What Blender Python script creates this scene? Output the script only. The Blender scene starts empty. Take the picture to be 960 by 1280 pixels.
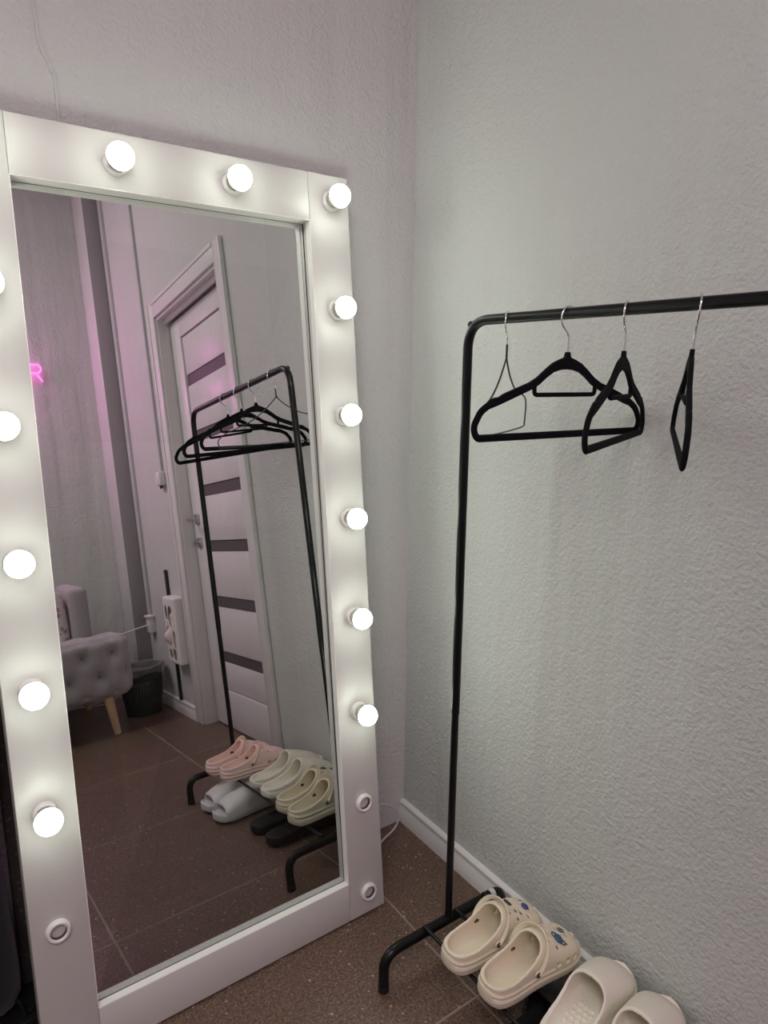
import bpy, bmesh, math, random
from mathutils import Vector, Matrix
from mathutils.bvhtree import BVHTree
from math import sin, cos, pi, radians, sqrt, exp

random.seed(7)
SC = bpy.context.scene
COL = SC.collection

# ------------------------------------------------------------------ helpers
def s2l(c):
    return tuple(((v / 255) / 12.92 if v / 255 <= 0.04045 else ((v / 255 + 0.055) / 1.055) ** 2.4) for v in c)

def mat(name, rgb, rough=0.5, metal=0.0, spec=0.5, emit=None, estr=0.0):
    m = bpy.data.materials.new(name); m.use_nodes = True
    b = m.node_tree.nodes['Principled BSDF']
    b.inputs['Base Color'].default_value = (*rgb, 1)
    b.inputs['Roughness'].default_value = rough
    b.inputs['Metallic'].default_value = metal
    b.inputs['Specular IOR Level'].default_value = spec
    if emit:
        b.inputs['Emission Color'].default_value = (*emit, 1)
        b.inputs['Emission Strength'].default_value = estr
    return m

class NT:
    """small wrapper for wiring shader nodes"""
    def __init__(s, m):
        s.t = m.node_tree; s.b = s.t.nodes['Principled BSDF']
    def n(s, typ, **kw):
        nd = s.t.nodes.new(typ)
        for k, v in kw.items():
            if k.startswith('i_'):
                nd.inputs[int(k[2:])].default_value = v
            else:
                setattr(nd, k, v)
        return nd
    def l(s, a, ao, b, bi):
        s.t.links.new(a.outputs[ao], b.inputs[bi])
    def math(s, op, a, b=None, c=None):
        nd = s.t.nodes.new('ShaderNodeMath'); nd.operation = op
        for i, v in enumerate((a, b, c)):
            if v is None: continue
            if isinstance(v, (int, float)): nd.inputs[i].default_value = v
            else: s.t.links.new(v, nd.inputs[i])
        return nd.outputs[0]
    def coord(s, out='Object'):
        return s.n('ShaderNodeTexCoord').outputs[out]
    def noise(s, vec, scale, detail=3, rough=0.5):
        nd = s.n('ShaderNodeTexNoise'); s.t.links.new(vec, nd.inputs['Vector'])
        nd.inputs['Scale'].default_value = scale; nd.inputs['Detail'].default_value = detail
        nd.inputs['Roughness'].default_value = rough
        return nd
    def mix(s, fac, a, b):
        nd = s.n('ShaderNodeMix', data_type='RGBA')
        for sock, v in ((nd.inputs[0], fac), (nd.inputs[6], a), (nd.inputs[7], b)):
            if isinstance(v, (int, float)): sock.default_value = v
            elif isinstance(v, tuple): sock.default_value = (*v, 1) if len(v) == 3 else v
            else: s.t.links.new(v, sock)
        return nd.outputs[2]
    def bump(s, h, strength=0.3, dist=0.002):
        nd = s.n('ShaderNodeBump'); nd.inputs['Strength'].default_value = strength
        nd.inputs['Distance'].default_value = dist
        s.t.links.new(h, nd.inputs['Height']); s.t.links.new(nd.outputs[0], s.b.inputs['Normal'])
        return nd

def link(o, parent=None):
    COL.objects.link(o)
    if parent is not None: o.parent = parent
    return o

def obj(name, bm, m=None, parent=None, smooth=35, loc=None):
    me = bpy.data.meshes.new(name)
    bmesh.ops.recalc_face_normals(bm, faces=bm.faces[:])
    bm.to_mesh(me); bm.free()
    if smooth:
        me.polygons.foreach_set('use_smooth', [True] * len(me.polygons))
        me.set_sharp_from_angle(angle=radians(smooth))
    if m: me.materials.append(m)
    o = link(bpy.data.objects.new(name, me), parent)
    if loc is not None: o.location = loc
    return o

def tag(o, label=None, cat=None, group=None, kind=None):
    if label: o['label'] = label
    if cat: o['category'] = cat
    if group: o['group'] = group
    if kind: o['kind'] = kind
    return o

def thing(name, label, cat, loc=(0, 0, 0), rotz=0, group=None, kind=None):
    o = link(bpy.data.objects.new(name, None)); o.empty_display_size = 0.05
    o.location = loc; o.rotation_euler = (0, 0, rotz)
    return tag(o, label, cat, group, kind)

def add_box(bm, x0, x1, y0, y1, z0, z1, bevel=0.0, seg=2):
    r = bmesh.ops.create_cube(bm, size=1.0)
    vs = r['verts']
    for v in vs:
        v.co = Vector(((x0 + x1) / 2 + v.co.x * (x1 - x0), (y0 + y1) / 2 + v.co.y * (y1 - y0), (z0 + z1) / 2 + v.co.z * (z1 - z0)))
    if bevel:
        es = list({e for v in vs for e in v.link_edges})
        bmesh.ops.bevel(bm, geom=es, offset=bevel, segments=seg, profile=0.5, affect='EDGES')
    return bm

def box(*a, bevel=0.0, seg=2):
    return add_box(bmesh.new(), *a, bevel=bevel, seg=seg)

def add_tube(bm, pts, r, seg=14, closed=False, caps=True, flat=None):
    """sweep a round (or flat=(a,b) elliptical) section along pts; r may be a list"""
    pts = [Vector(p) for p in pts]
    if not isinstance(r, (list, tuple)):
        pts = [p for i, p in enumerate(pts) if i == 0 or (p - pts[i - 1]).length > 1e-6]
    n = len(pts)
    rr = r if isinstance(r, (list, tuple)) else [r] * n
    tang = []
    for i in range(n):
        a = pts[(i - 1) % n] if (closed or i > 0) else pts[i]
        b = pts[(i + 1) % n] if (closed or i < n - 1) else pts[i]
        t = b - a
        tang.append(t.normalized() if t.length > 1e-9 else Vector((0, 0, 1)))
    up = Vector((0, 0, 1)) if abs(tang[0].z) < 0.9 else Vector((1, 0, 0))
    u = (up - tang[0] * up.dot(tang[0])).normalized()
    rings = []
    for i in range(n):
        if i > 0: u = tang[i - 1].rotation_difference(tang[i]) @ u
        u = (u - tang[i] * u.dot(tang[i]))
        u.normalize()
        w = tang[i].cross(u)
        fa, fb = flat if flat else (1, 1)
        rings.append([bm.verts.new(pts[i] + u * (rr[i] * fa * cos(2 * pi * k / seg)) + w * (rr[i] * fb * sin(2 * pi * k / seg))) for k in range(seg)])
    m = n if closed else n - 1
    for i in range(m):
        A, B = rings[i], rings[(i + 1) % n]
        for k in range(seg):
            bm.faces.new((A[k], A[(k + 1) % seg], B[(k + 1) % seg], B[k]))
    if caps and not closed:
        bm.faces.new(rings[0][::-1]); bm.faces.new(rings[-1])
    return bm

def tube(pts, r, **kw):
    return add_tube(bmesh.new(), pts, r, **kw)

def fillet(pts, rad, seg=8):
    pts = [Vector(p) for p in pts]; out = [pts[0]]
    rs = rad if isinstance(rad, (list, tuple)) else [rad] * len(pts)
    for i in range(1, len(pts) - 1):
        a, b, c = pts[i - 1], pts[i], pts[i + 1]
        d1, d2 = (a - b).normalized(), (c - b).normalized()
        ang = d1.angle(d2); k = min(rs[i] / math.tan(ang / 2), (a - b).length * .49, (c - b).length * .49)
        p1, p2 = b + d1 * k, b + d2 * k
        for j in range(seg + 1):
            t = j / seg
            out.append((1 - t) ** 2 * p1 * 1 + 2 * t * (1 - t) * (b * .92 + (p1 + p2) * .04) + t * t * p2)
    out.append(pts[-1]); return out

def spline(pts, n=8, closed=False):
    pts = [Vector(p) for p in pts]; out = []; N = len(pts)
    rng = range(N) if closed else range(N - 1)
    for i in rng:
        g = (lambda k: pts[k % N]) if closed else (lambda k: pts[max(0, min(N - 1, k))])
        p0, p1, p2, p3 = g(i - 1), g(i), g(i + 1), g(i + 2)
        for j in range(n):
            t = j / n
            out.append(0.5 * (2 * p1 + (p2 - p0) * t + (2 * p0 - 5 * p1 + 4 * p2 - p3) * t * t + (3 * p1 - p0 - 3 * p2 + p3) * t ** 3))
    if not closed: out.append(pts[-1])
    return out

def add_lathe(bm, prof, seg=32, M=None, cap0=True, cap1=True):
    """profile of (r, z) turned about z, then placed by matrix M"""
    M = M or Matrix.Identity(4)
    rings = []
    for r, z in prof:
        rings.append([bm.verts.new(M @ Vector((r * cos(2 * pi * k / seg), r * sin(2 * pi * k / seg), z))) for k in range(seg)])
    for A, B in zip(rings, rings[1:]):
        for k in range(seg):
            bm.faces.new((A[k], A[(k + 1) % seg], B[(k + 1) % seg], B[k]))
    if cap0: bm.faces.new(rings[0][::-1])
    if cap1: bm.faces.new(rings[-1])
    return bm

def lathe(prof, **kw):
    return add_lathe(bmesh.new(), prof, **kw)

def interp(tab, x):
    if x <= tab[0][0]: return tab[0][1]
    for (a, va), (b, vb) in zip(tab, tab[1:]):
        if x <= b:
            t = (x - a) / (b - a); return va + (vb - va) * t
    return tab[-1][1]

def scurve(tab, x):
    """smooth (monotone-ish) interpolation"""
    n = len(tab)
    if x <= tab[0][0]: return tab[0][1]
    if x >= tab[-1][0]: return tab[-1][1]
    for i in range(n - 1):
        if x <= tab[i + 1][0]:
            x0, y0 = tab[i]; x1, y1 = tab[i + 1]; h = x1 - x0; t = (x - x0) / h
            m0 = (y1 - tab[i - 1][1]) / (x1 - tab[i - 1][0]) if i > 0 else (y1 - y0) / h
            m1 = (tab[i + 2][1] - y0) / (tab[i + 2][0] - x0) if i < n - 2 else (y1 - y0) / h
            return (2 * t ** 3 - 3 * t * t + 1) * y0 + (t ** 3 - 2 * t * t + t) * h * m0 + (-2 * t ** 3 + 3 * t * t) * y1 + (t ** 3 - t * t) * h * m1

def copy_tree(o, parent=None):
    c = o.copy(); COL.objects.link(c)
    if parent is not None: c.parent = parent
    for ch in list(o.children): copy_tree(ch, c)
    return c

# ------------------------------------------------------------------ materials
def paint_material():
    m = mat('wall_paint', s2l((204, 202, 206)), 0.62, spec=0.3); t = NT(m)
    co = t.coord()
    big = t.noise(co, 2.3, 3)
    col = t.mix(big.outputs[0], s2l((196, 198, 195)), s2l((206, 208, 204)))
    t.t.links.new(col, t.b.inputs['Base Color'])
    a = t.noise(co, 125, 2, .5); b = t.noise(co, 58, 2, .5); c = t.noise(co, 7, 2, .5)
    h = t.math('ADD', a.outputs[0], t.math('MULTIPLY', b.outputs[0], .9))
    h = t.math('ADD', h, t.math('MULTIPLY', c.outputs[0], 1.6))
    mp = t.n('ShaderNodeMapping'); t.t.links.new(co, mp.inputs[0]); mp.inputs['Scale'].default_value = (9, 9, .7)
    dd = t.noise(mp.outputs[0], 1.0, 2); h = t.math('ADD', h, t.math('MULTIPLY', dd.outputs[0], 5.0))
    t.bump(h, .85, .0042)
    return m
M_WALL = paint_material()

def floor_material():
    m = mat('speckled_floor_tile', s2l((70, 56, 52)), 0.38, spec=0.5); t = NT(m)
    co = t.coord(); sep = t.n('ShaderNodeSeparateXYZ'); t.t.links.new(co, sep.inputs[0])
    def edge(sock, off):
        f = t.math('FRACT', t.math('DIVIDE', t.math('ADD', sock, off), 0.6))
        d = t.math('MINIMUM', f, t.math('SUBTRACT', 1.0, f))
        return t.math('LESS_THAN', d, 0.0042)
    g = t.math('MAXIMUM', edge(sep.outputs[0], 30.235), edge(sep.outputs[1], 30.59))
    n1 = t.noise(co, 6, 4); n2 = t.noise(co, 160, 3, .6)
    base = t.mix(n1.outputs[0], s2l((108, 86, 75)), s2l((126, 101, 87)))
    cr = t.n('ShaderNodeValToRGB'); t.t.links.new(n2.outputs[0], cr.inputs[0])
    cr.color_ramp.elements[0].position = .36; cr.color_ramp.elements[1].position = .62
    base = t.mix(cr.outputs[0], s2l((76, 58, 50)), base)
    v = t.n('ShaderNodeTexVoronoi'); t.t.links.new(co, v.inputs['Vector']); v.inputs['Scale'].default_value = 190
    vs = t.n('ShaderNodeSeparateColor'); t.t.links.new(v.outputs['Color'], vs.inputs[0])
    sp = t.math('MULTIPLY', t.math('LESS_THAN', v.outputs['Distance'], .30), t.math('GREATER_THAN', vs.outputs[0], .66))
    base = t.mix(t.math('MULTIPLY', sp, .75), base, s2l((160, 138, 122)))
    v2 = t.n('ShaderNodeTexVoronoi'); t.t.links.new(co, v2.inputs['Vector']); v2.inputs['Scale'].default_value = 70
    vs2 = t.n('ShaderNodeSeparateColor'); t.t.links.new(v2.outputs['Color'], vs2.inputs[0])
    sp2 = t.math('MULTIPLY', t.math('LESS_THAN', v2.outputs['Distance'], .2), t.math('GREATER_THAN', vs2.outputs[1], .86))
    base = t.mix(t.math('MULTIPLY', sp2, .85), base, s2l((188, 166, 148)))
    base = t.mix(g, base, s2l((146, 130, 119)))
    t.t.links.new(base, t.b.inputs['Base Color'])
    r = t.math('ADD', .36, t.math('MULTIPLY', g, .4)); t.t.links.new(r, t.b.inputs['Roughness'])
    h = t.math('SUBTRACT', t.math('MULTIPLY', n2.outputs[0], .12), g)
    t.bump(h, .35, .0012)
    return m
M_FLOOR = floor_material()

M_CEIL = mat('ceiling_white', s2l((225, 222, 224)), .8)
M_TRIM = mat('white_trim', s2l((226, 224, 222)), .35)
def wood_white():
    m = mat('white_door_laminate', s2l((222, 217, 219)), .38); t = NT(m)
    co = t.coord(); mp = t.n('ShaderNodeMapping'); t.t.links.new(co, mp.inputs[0]); mp.inputs['Scale'].default_value = (30, 30, 1.2)
    n = t.noise(mp.outputs[0], 3, 4)
    t.t.links.new(t.mix(n.outputs[0], s2l((214, 209, 211)), s2l((228, 224, 225))), t.b.inputs['Base Color'])
    return m
M_DOOR = wood_white()
M_DGLASS = mat('dark_door_glass', s2l((88, 80, 84)), .55)
M_NICKEL = mat('satin_nickel', (.42, .41, .42), .3, 1)
M_FRAME = mat('white_frame_board', s2l((204, 202, 198)), .45)
M_LIP = mat('lip_painted_bulb_light', s2l((246, 245, 240)), .4)  # whiter than the frame boards: bulb light on the ledge put into its colour
M_MIRROR = mat('mirror_silver', (.86, .875, .865), 0.0, 1.0)
M_SEAM = mat('dark_seam', s2l((50, 52, 48)), .6)
M_LIGHT_STOP = mat('light_stop_board', s2l((80, 70, 62)), .8)
M_SOCK = mat('white_socket_plastic', s2l((228, 224, 222)), .3)
M_SOCKIN = mat('socket_inside', s2l((74, 66, 62)), .5)
M_BULB = mat('lit_bulb', (1, 1, .97), .3, emit=(.915, 1.0, .87), estr=36)
M_BASE = mat('bulb_collar', s2l((205, 205, 195)), .35)
M_BLACK = mat('black_powder_coat', s2l((13, 13, 14)), .3, spec=.3)
M_BLACKP = mat('black_plastic', s2l((18, 18, 19)), .4)
M_VELVET = mat('black_velvet', s2l((13, 13, 17)), .9, spec=.15)
M_STEEL = mat('polished_steel', (.72, .72, .72), .18, 1)
M_WIRE = mat('dark_coated_wire', s2l((34, 34, 36)), .4)
M_STICK = mat('paper_sticker', s2l((205, 203, 200)), .6)
M_CORD = mat('white_cord', s2l((220, 216, 214)), .45)
M_CONDUIT = mat('white_conduit', s2l((190, 188, 192)), .5)

def foam(name, rgb, stripes=None, stripe_rgb=(60, 55, 60), bumps=False):
    m = mat(name, s2l(rgb), .5, spec=.35); t = NT(m)
    m.node_tree.nodes['Principled BSDF'].inputs['Subsurface Weight'].default_value = 0.0
    co = t.coord(); n = t.noise(co, 300, 2)
    h = t.math('MULTIPLY', n.outputs[0], .25)
    if bumps:
        v = t.n('ShaderNodeTexVoronoi'); t.t.links.new(co, v.inputs['Vector']); v.inputs['Scale'].default_value = 95
        sep = t.n('ShaderNodeSeparateXYZ'); t.t.links.new(co, sep.inputs[0])
        low = t.math('LESS_THAN', sep.outputs[2], .04)
        h = t.math('ADD', h, t.math('MULTIPLY', t.math('SUBTRACT', 1, v.outputs['Distance']), t.math('MULTIPLY', low, 1.2)))
    t.bump(h, .35, .002)
    if stripes:
        sep = t.n('ShaderNodeSeparateXYZ'); t.t.links.new(co, sep.inputs[0])
        acc = None
        for z0, hw in stripes:
            k = t.math('LESS_THAN', t.math('ABSOLUTE', t.math('SUBTRACT', sep.outputs[2], z0)), hw)
            acc = k if acc is None else t.math('MAXIMUM', acc, k)
        t.t.links.new(t.mix(acc, s2l(rgb), s2l(stripe_rgb)), t.b.inputs['Base Color'])
    return m
M_CREAM = foam('cream_foam', (226, 215, 192), stripes=[(.0088, .0009), (.0135, .0008)], stripe_rgb=(160, 148, 138))
M_PINK = foam('pink_foam', (246, 214, 207), stripes=[(.0125, .0012)], stripe_rgb=(96, 48, 50))
M_WHITEC = foam('ivory_foam', (232, 226, 212), bumps=True)
M_SLIDE = foam('white_slide_foam', (222, 219, 222))
M_BLKFOAM = foam('black_foam', (30, 29, 31))

def fabric(name, rgb, scale=420):
    m = mat(name, s2l(rgb), .9, spec=.2); t = NT(m); co = t.coord()
    n = t.noise(co, scale, 2, .6); n2 = t.noise(co, 14, 3)
    c = t.mix(n.outputs[0], tuple(v * .8 for v in s2l(rgb)), tuple(min(1, v * 1.2) for v in s2l(rgb)))
    t.t.links.new(c, t.b.inputs['Base Color']); t.bump(n.outputs[0], .4, .0015)
    m.node_tree.nodes['Principled BSDF'].inputs['Sheen Weight'].default_value = .25
    return m
M_SOFA = fabric('grey_upholstery', (166, 159, 163))
M_SOFAB = fabric('grey_button_fabric', (138, 131, 135))
def cushion_mat():
    m = fabric('patterned_cushion_cloth', (214, 204, 206)); t = NT(m)
    co = t.coord(); v = t.n('ShaderNodeTexVoronoi'); t.t.links.new(co, v.inputs['Vector']); v.inputs['Scale'].default_value = 26
    k = t.math('LESS_THAN', v.outputs['Distance'], .33)
    t.t.links.new(t.mix(k, s2l((222, 214, 214)), s2l((196, 150, 160))), t.b.inputs['Base Color'])
    return m
M_CUSH = cushion_mat()
def wood():
    m = mat('light_wood', s2l((214, 182, 146)), .45); t = NT(m); co = t.coord()
    mp = t.n('ShaderNodeMapping'); t.t.links.new(co, mp.inputs[0]); mp.inputs['Scale'].default_value = (40, 40, 4)
    n = t.noise(mp.outputs[0], 3, 4)
    t.t.links.new(t.mix(n.outputs[0], s2l((200, 164, 126)), s2l((224, 194, 158))), t.b.inputs['Base Color']); return m
M_WOOD = wood()
def film(name, rgb, alpha):
    m = mat(name, s2l(rgb), .25); b = m.node_tree.nodes['Principled BSDF']; b.inputs['Alpha'].default_value = alpha; return m
M_LINER = film('clear_bin_liner', (185, 182, 178), .30)
M_BAG = film('white_carrier_bag', (232, 214, 212), .92)
M_BIN = mat('dark_green_plastic', s2l((38, 44, 42)), .35)
M_WASTE = mat('crumpled_paper', s2l((190, 170, 120)), .8)
M_WHITEP = mat('white_plastic', s2l((226, 222, 220)), .35)
M_NEON = mat('pink_neon', (1, .3, .8), .4, emit=(1.0, .10, .62), estr=3.6)
M_STONE = mat('dark_stone', s2l((58, 52, 54)), .3)
def stone():
    t = NT(M_STONE); co = t.coord()
    v = t.n('ShaderNodeTexVoronoi'); t.t.links.new(co, v.inputs['Vector']); v.inputs['Scale'].default_value = 60
    sp = t.math('LESS_THAN', v.outputs['Distance'], .2); n = t.noise(co, 40, 4)
    base = t.mix(n.outputs[0], s2l((36, 31, 33)), s2l((66, 57, 58)))
    t.t.links.new(t.mix(t.math('MULTIPLY', sp, .35), base, s2l((120, 112, 110))), t.b.inputs['Base Color'])
stone()
M_BLKBAG = fabric('black_bag_cloth', (28, 28, 36))

# ------------------------------------------------------------------ the room
WX0, WX1, WY0, WY1, H = -3.4, 0.0, -3.2, 0.0, 3.35
OP0, OP1, OPZ = -2.165, -1.345, 2.085          # door opening in the right wall
def struct(name, bm, m, parent=None, smooth=35, label=None, cat=None):
    o = obj(name, bm, m, parent, smooth)
    if parent is None:
        o['kind'] = 'structure'
        if label: tag(o, label, cat)
    return o
struct('floor', box(WX0 - .1, WX1 + .25, WY0 - .1, WY1 + .1, -.08, 0), M_FLOOR, smooth=0, label='dark brown speckled stone tile floor with pale joints', cat='floor')
struct('ceiling', box(WX0 - .1, WX1 + .25, WY0 - .1, WY1 + .1, H, H + .08), M_CEIL, smooth=0, label='plain white ceiling above the room', cat='ceiling')
struct('wall_back', box(WX0 - .1, WX1, 0, .1, 0, H), M_WALL, smooth=0, label='textured lilac-grey wall the lit mirror leans on', cat='wall')
bm = box(0, .12, WY0 - .1, OP0, 0, H); add_box(bm, 0, .12, OP1, WY1 + .1, 0, H); add_box(bm, 0, .12, OP0, OP1, OPZ, H)
struct('wall_right', bm, M_WALL, smooth=0, label='textured grey wall behind the clothes rack', cat='wall')
struct('wall_left', box(WX0 - .1, WX0, WY0, WY1, 0, H), M_WALL, smooth=0, label='plain grey wall far left of the mirror', cat='wall')
bm = box(WX0 - .1, 0, WY0 - .1, WY0, 0, H)
struct('wall_front', bm, M_WALL, smooth=0, label='grey wall behind the armchair, seen in the mirror', cat='wall')
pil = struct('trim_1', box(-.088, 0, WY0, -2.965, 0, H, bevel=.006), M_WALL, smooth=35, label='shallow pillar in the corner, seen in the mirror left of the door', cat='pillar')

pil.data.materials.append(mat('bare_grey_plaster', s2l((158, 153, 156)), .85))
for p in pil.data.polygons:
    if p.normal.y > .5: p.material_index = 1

def base_bm(y0, y1):
    prof = [(0, 0), (-.016, 0), (-.016, .046), (-.0125, .052), (-.0125, .056), (-.0145, .060), (-.0135, .067), (-.009, .071), (0, .072)]
    bm = bmesh.new(); A = [bm.verts.new((x, y0, z)) for x, z in prof]; B = [bm.verts.new((x, y1, z)) for x, z in prof]
    for k in range(len(prof) - 1): bm.faces.new((A[k], A[k + 1], B[k + 1], B[k]))
    bm.faces.new(A); bm.faces.new(B[::-1]); return bm
struct('baseboard_right', base_bm(-1.265, 0), M_TRIM, label='white skirting board running under the clothes rack wall', cat='baseboard')
struct('baseboard_right_far', base_bm(-2.965, -2.246), M_TRIM, label='short white skirting left of the door, seen in the mirror', cat='baseboard')

# raised old cable line under the paint above the mirror
o = struct('trim_2', tube(spline([(-.915, -.001, 3.3), (-.905, -.001, 2.25), (-.875, -.001, 2.02), (-.868, -.001, 1.94), (-.852, -.001, 1.90), (-.845, -.001, 1.82), (-.845, -.001, 1.2)], 6), .0038, seg=8), M_WALL,
           label='thin painted-over cable running up the wall above the mirror', cat='cable')

# door in the right wall
D = thing('door_1', 'white panelled door with dark glass strips, seen in the mirror', 'door', (0, OP0, 0), kind='structure')
def dl(y): return y - OP0
bm = box(-.014, 0, dl(-2.245), dl(OP0), 0, 2.165, bevel=.003); add_box(bm, -.019, -.012, dl(-2.245), dl(-2.228), 0, 2.165, bevel=.002)
obj('casing', bm, M_DOOR, D)
bm = box(-.014, 0, dl(OP1), dl(-1.265), 0, 2.165, bevel=.003); add_box(bm, -.019, -.012, dl(-1.282), dl(-1.265), 0, 2.165, bevel=.002)
obj('casing', bm, M_DOOR, D)
bm = box(-.014, 0, dl(OP0), dl(OP1), OPZ, 2.165, bevel=.003); add_box(bm, -.019, -.012, dl(OP0), dl(OP1), 2.148, 2.165, bevel=.002)
obj('casing', bm, M_DOOR, D)
bm = box(.0, .12, 0, .012, 0, OPZ); add_box(bm, .0, .12, dl(OP1) - .012, dl(OP1), 0, OPZ); add_box(bm, .0, .12, .012, dl(OP1) - .012, OPZ - .014, OPZ)
add_box(bm, .10, .12, .012, .03, 0, OPZ - .014); add_box(bm, .030, .046, .012, dl(OP1) - .012, OPZ - .034, OPZ - .014)
obj('jamb', bm, M_DOOR, D, smooth=0)
L0, L1 = .017, .805
bm = bmesh.new()
st = .128
add_box(bm, .06, .10, L0, L0 + st, .008, 2.045, bevel=.002)
add_box(bm, .06, .10, L1 - st, L1, .008, 2.045, bevel=.002)
add_box(bm, .06, .10, L0 + st, L1 - st, 1.955, 2.045, bevel=.002)
add_box(bm, .06, .10, L0 + st, L1 - st, .008, .192, bevel=.002)
leaf = obj('leaf', bm, M_DOOR, D)
strips = [1.735, 1.455, 1.185, .91, .635, .36]
edges = [1.955 - .006] + [z for s in strips for z in (s + .028, s - .028)] + [.192 + .006]
bm = bmesh.new()
for a, b in zip(edges[0::2], edges[1::2]):
    add_box(bm, .068, .098, L0 + st + .006, L1 - st - .006, b + .0, a - .0, bevel=.002)
add_box(bm, .085, .095, L0 + st, L1 - st, .192, 1.955)
obj('panel', bm, M_DOOR, D)
for s in strips:
    obj('glass_strip', box(.074, .084, L0 + st, L1 - st, s - .027, s + .027), M_DGLASS, D, smooth=0)
# handle, rose, keyhole
bm = bmesh.new(); add_box(bm, .050, .062, .055, .105, 1.025, 1.075, bevel=.004)
obj('handle_rose', bm, M_NICKEL, D)
obj('door_handle', tube(fillet([(.06, .08, 1.05), (.008, .08, 1.05), (.008, .185, 1.05)], .014), .0085), M_NICKEL, D)
bm = bmesh.new(); add_box(bm, .050, .062, .055, .105, .905, .955, bevel=.004)
add_tube(bm, [(.052, .08, .93), (.036, .08, .93)], .008); add_box(bm, .018, .037, .076, .084, .915, .945, bevel=.003)
obj('lock', bm, M_NICKEL, D)
# dark space seal behind the door
struct('wall_right_return', box(.12, .25, OP0 - .05, OP1 + .05, 0, 2.2), M_CEIL, smooth=0, label='plaster closing the opening behind the door', cat='wall')

# ------------------------------------------------------------------ the lit mirror
th, ps, bend = 0.1021, 0.0069, 0.0084
bX = Vector((cos(ps), sin(ps), 0)); bB = Vector((-sin(ps), cos(ps), 0))
bV = bB * sin(th) + Vector((0, 0, cos(th))); bN = -bB * cos(th) + Vector((0, 0, sin(th)))
MIR = thing('vanity_mirror', 'tall white-framed mirror ringed with round lit bulbs, leaning on the wall', 'mirror')
MIR.matrix_world = Matrix((( bX.x, -bN.x, bV.x, -.2516), (bX.y, -bN.y, bV.y, -.2565), (bX.z, -bN.z, bV.z, .0), (0, 0, 0, 1)))
W, HH, FW, DP = .8, 1.8, .1026, .05
obj('frame_stile', box(-W, -W + FW, 0, DP, .006, HH, bevel=.0012), M_FRAME, MIR)
obj('frame_stile', box(-FW, 0, 0, DP, .006, HH, bevel=.0012), M_FRAME, MIR)
obj('frame_rail', box(-W + FW + .0006, -FW - .0006, 0, DP, HH - FW, HH, bevel=.0012), M_FRAME, MIR)
obj('frame_rail', box(-W + FW + .0006, -FW - .0006, 0, DP, .006, FW, bevel=.0012), M_FRAME, MIR)
def rec(z): return .020 + z * math.tan(bend)
bm = bmesh.new()
x0, x1, z0, z1 = -W + FW, -FW, FW, HH - FW
bm.faces.new([bm.verts.new(p) for p in ((x0, rec(z0), z0), (x1, rec(z0), z0), (x1, rec(z1), z1), (x0, rec(z1), z1))])
bmesh.ops.solidify(bm, geom=bm.faces[:], thickness=-.004)
gl = obj('mirror_glass', bm, M_MIRROR, MIR, smooth=0)
bm = bmesh.new()
LT = .0012
add_box(bm, x0, x1, .0006, rec(z0) - .0012, z0, z0 + LT); add_box(bm, x0, x1, .0006, rec(z1) - .0012, z1 - LT, z1)
add_box(bm, x0, x0 + LT, .0006, rec(z0) - .0012, z0 + LT, z1 - LT); add_box(bm, x1 - LT, x1, .0006, rec(z0) - .0012, z0 + LT, z1 - LT)
obj('inner_lip', bm, M_LIP, MIR, smooth=0)['label'] = 'inner edge of the frame, whitened to stand in for bulb light'
# dark joint where glass meets frame
bm = bmesh.new()
t_ = .0016
def slat(p, q, dx, dz):
    a = [(p[0], p[1]), (q[0], q[1]), (q[0] + dx, q[1] + dz), (p[0] + dx, p[1] + dz)]
    lo = [bm.verts.new((x, rec(z) - .0011, z)) for x, z in a]; hi = [bm.verts.new((x, rec(z) - .0001, z)) for x, z in a]
    bm.faces.new(lo); bm.faces.new(hi[::-1])
    for k in range(4): bm.faces.new((lo[k], lo[(k + 1) % 4], hi[(k + 1) % 4], hi[k]))
slat((x0, z0), (x1, z0), 0, t_); slat((x0, z1), (x1, z1), 0, -t_); slat((x0, z0), (x0, z1), t_, 0); slat((x1, z0), (x1, z1), -t_, 0)
obj('seam', bm, M_SEAM, MIR, smooth=0)
obj('light_stop_panel', box(-W + .01, -.01, DP - .006, DP - .001, .02, HH - .02), M_LIGHT_STOP, MIR, smooth=0)  # unseen panel added behind the glass so no light leaks through
# bulb holders and bulbs
RX = Matrix.Rotation(pi / 2, 4, 'X')      # +z of a profile becomes -y (towards the room)
prof_sock = [(.0225, -.001), (.0225, .004), (.0215, .008), (.019, .0105), (.0165, .0105), (.015, .009), (.0148, -.001)]
bm_s = lathe(prof_sock, M=RX, cap0=False, cap1=False)
sock0 = obj('bulb_holder', bm_s, M_SOCK, MIR)
me_sock = sock0.data
inn = lathe([(.0149, .006), (.0145, .003), (.0135, -.0015), (.006, -.002)], M=RX, cap0=False); me_in = obj('socket_cup', inn, M_SOCKIN, sock0).data
def globe_prof():
    R, zc = .0243, .0400; pr = [(.0225, .0350)]
    for k in range(10, 25):
        a = pi - k * pi / 24
        r_, z_ = R * sin(a), zc + R * cos(a)
        if z_ > .0353: pr.append((max(r_, .0004), z_))
    return pr
me_bulb = me_base = None
pos = [(-.047, .062 + i * .2403, i >= 2) for i in range(8)] + [(-.753, .062 + i * .2403, i >= 2) for i in range(8)] + [(-.2833, 1.744, True), (-.5167, 1.744, True)]
first = True
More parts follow.
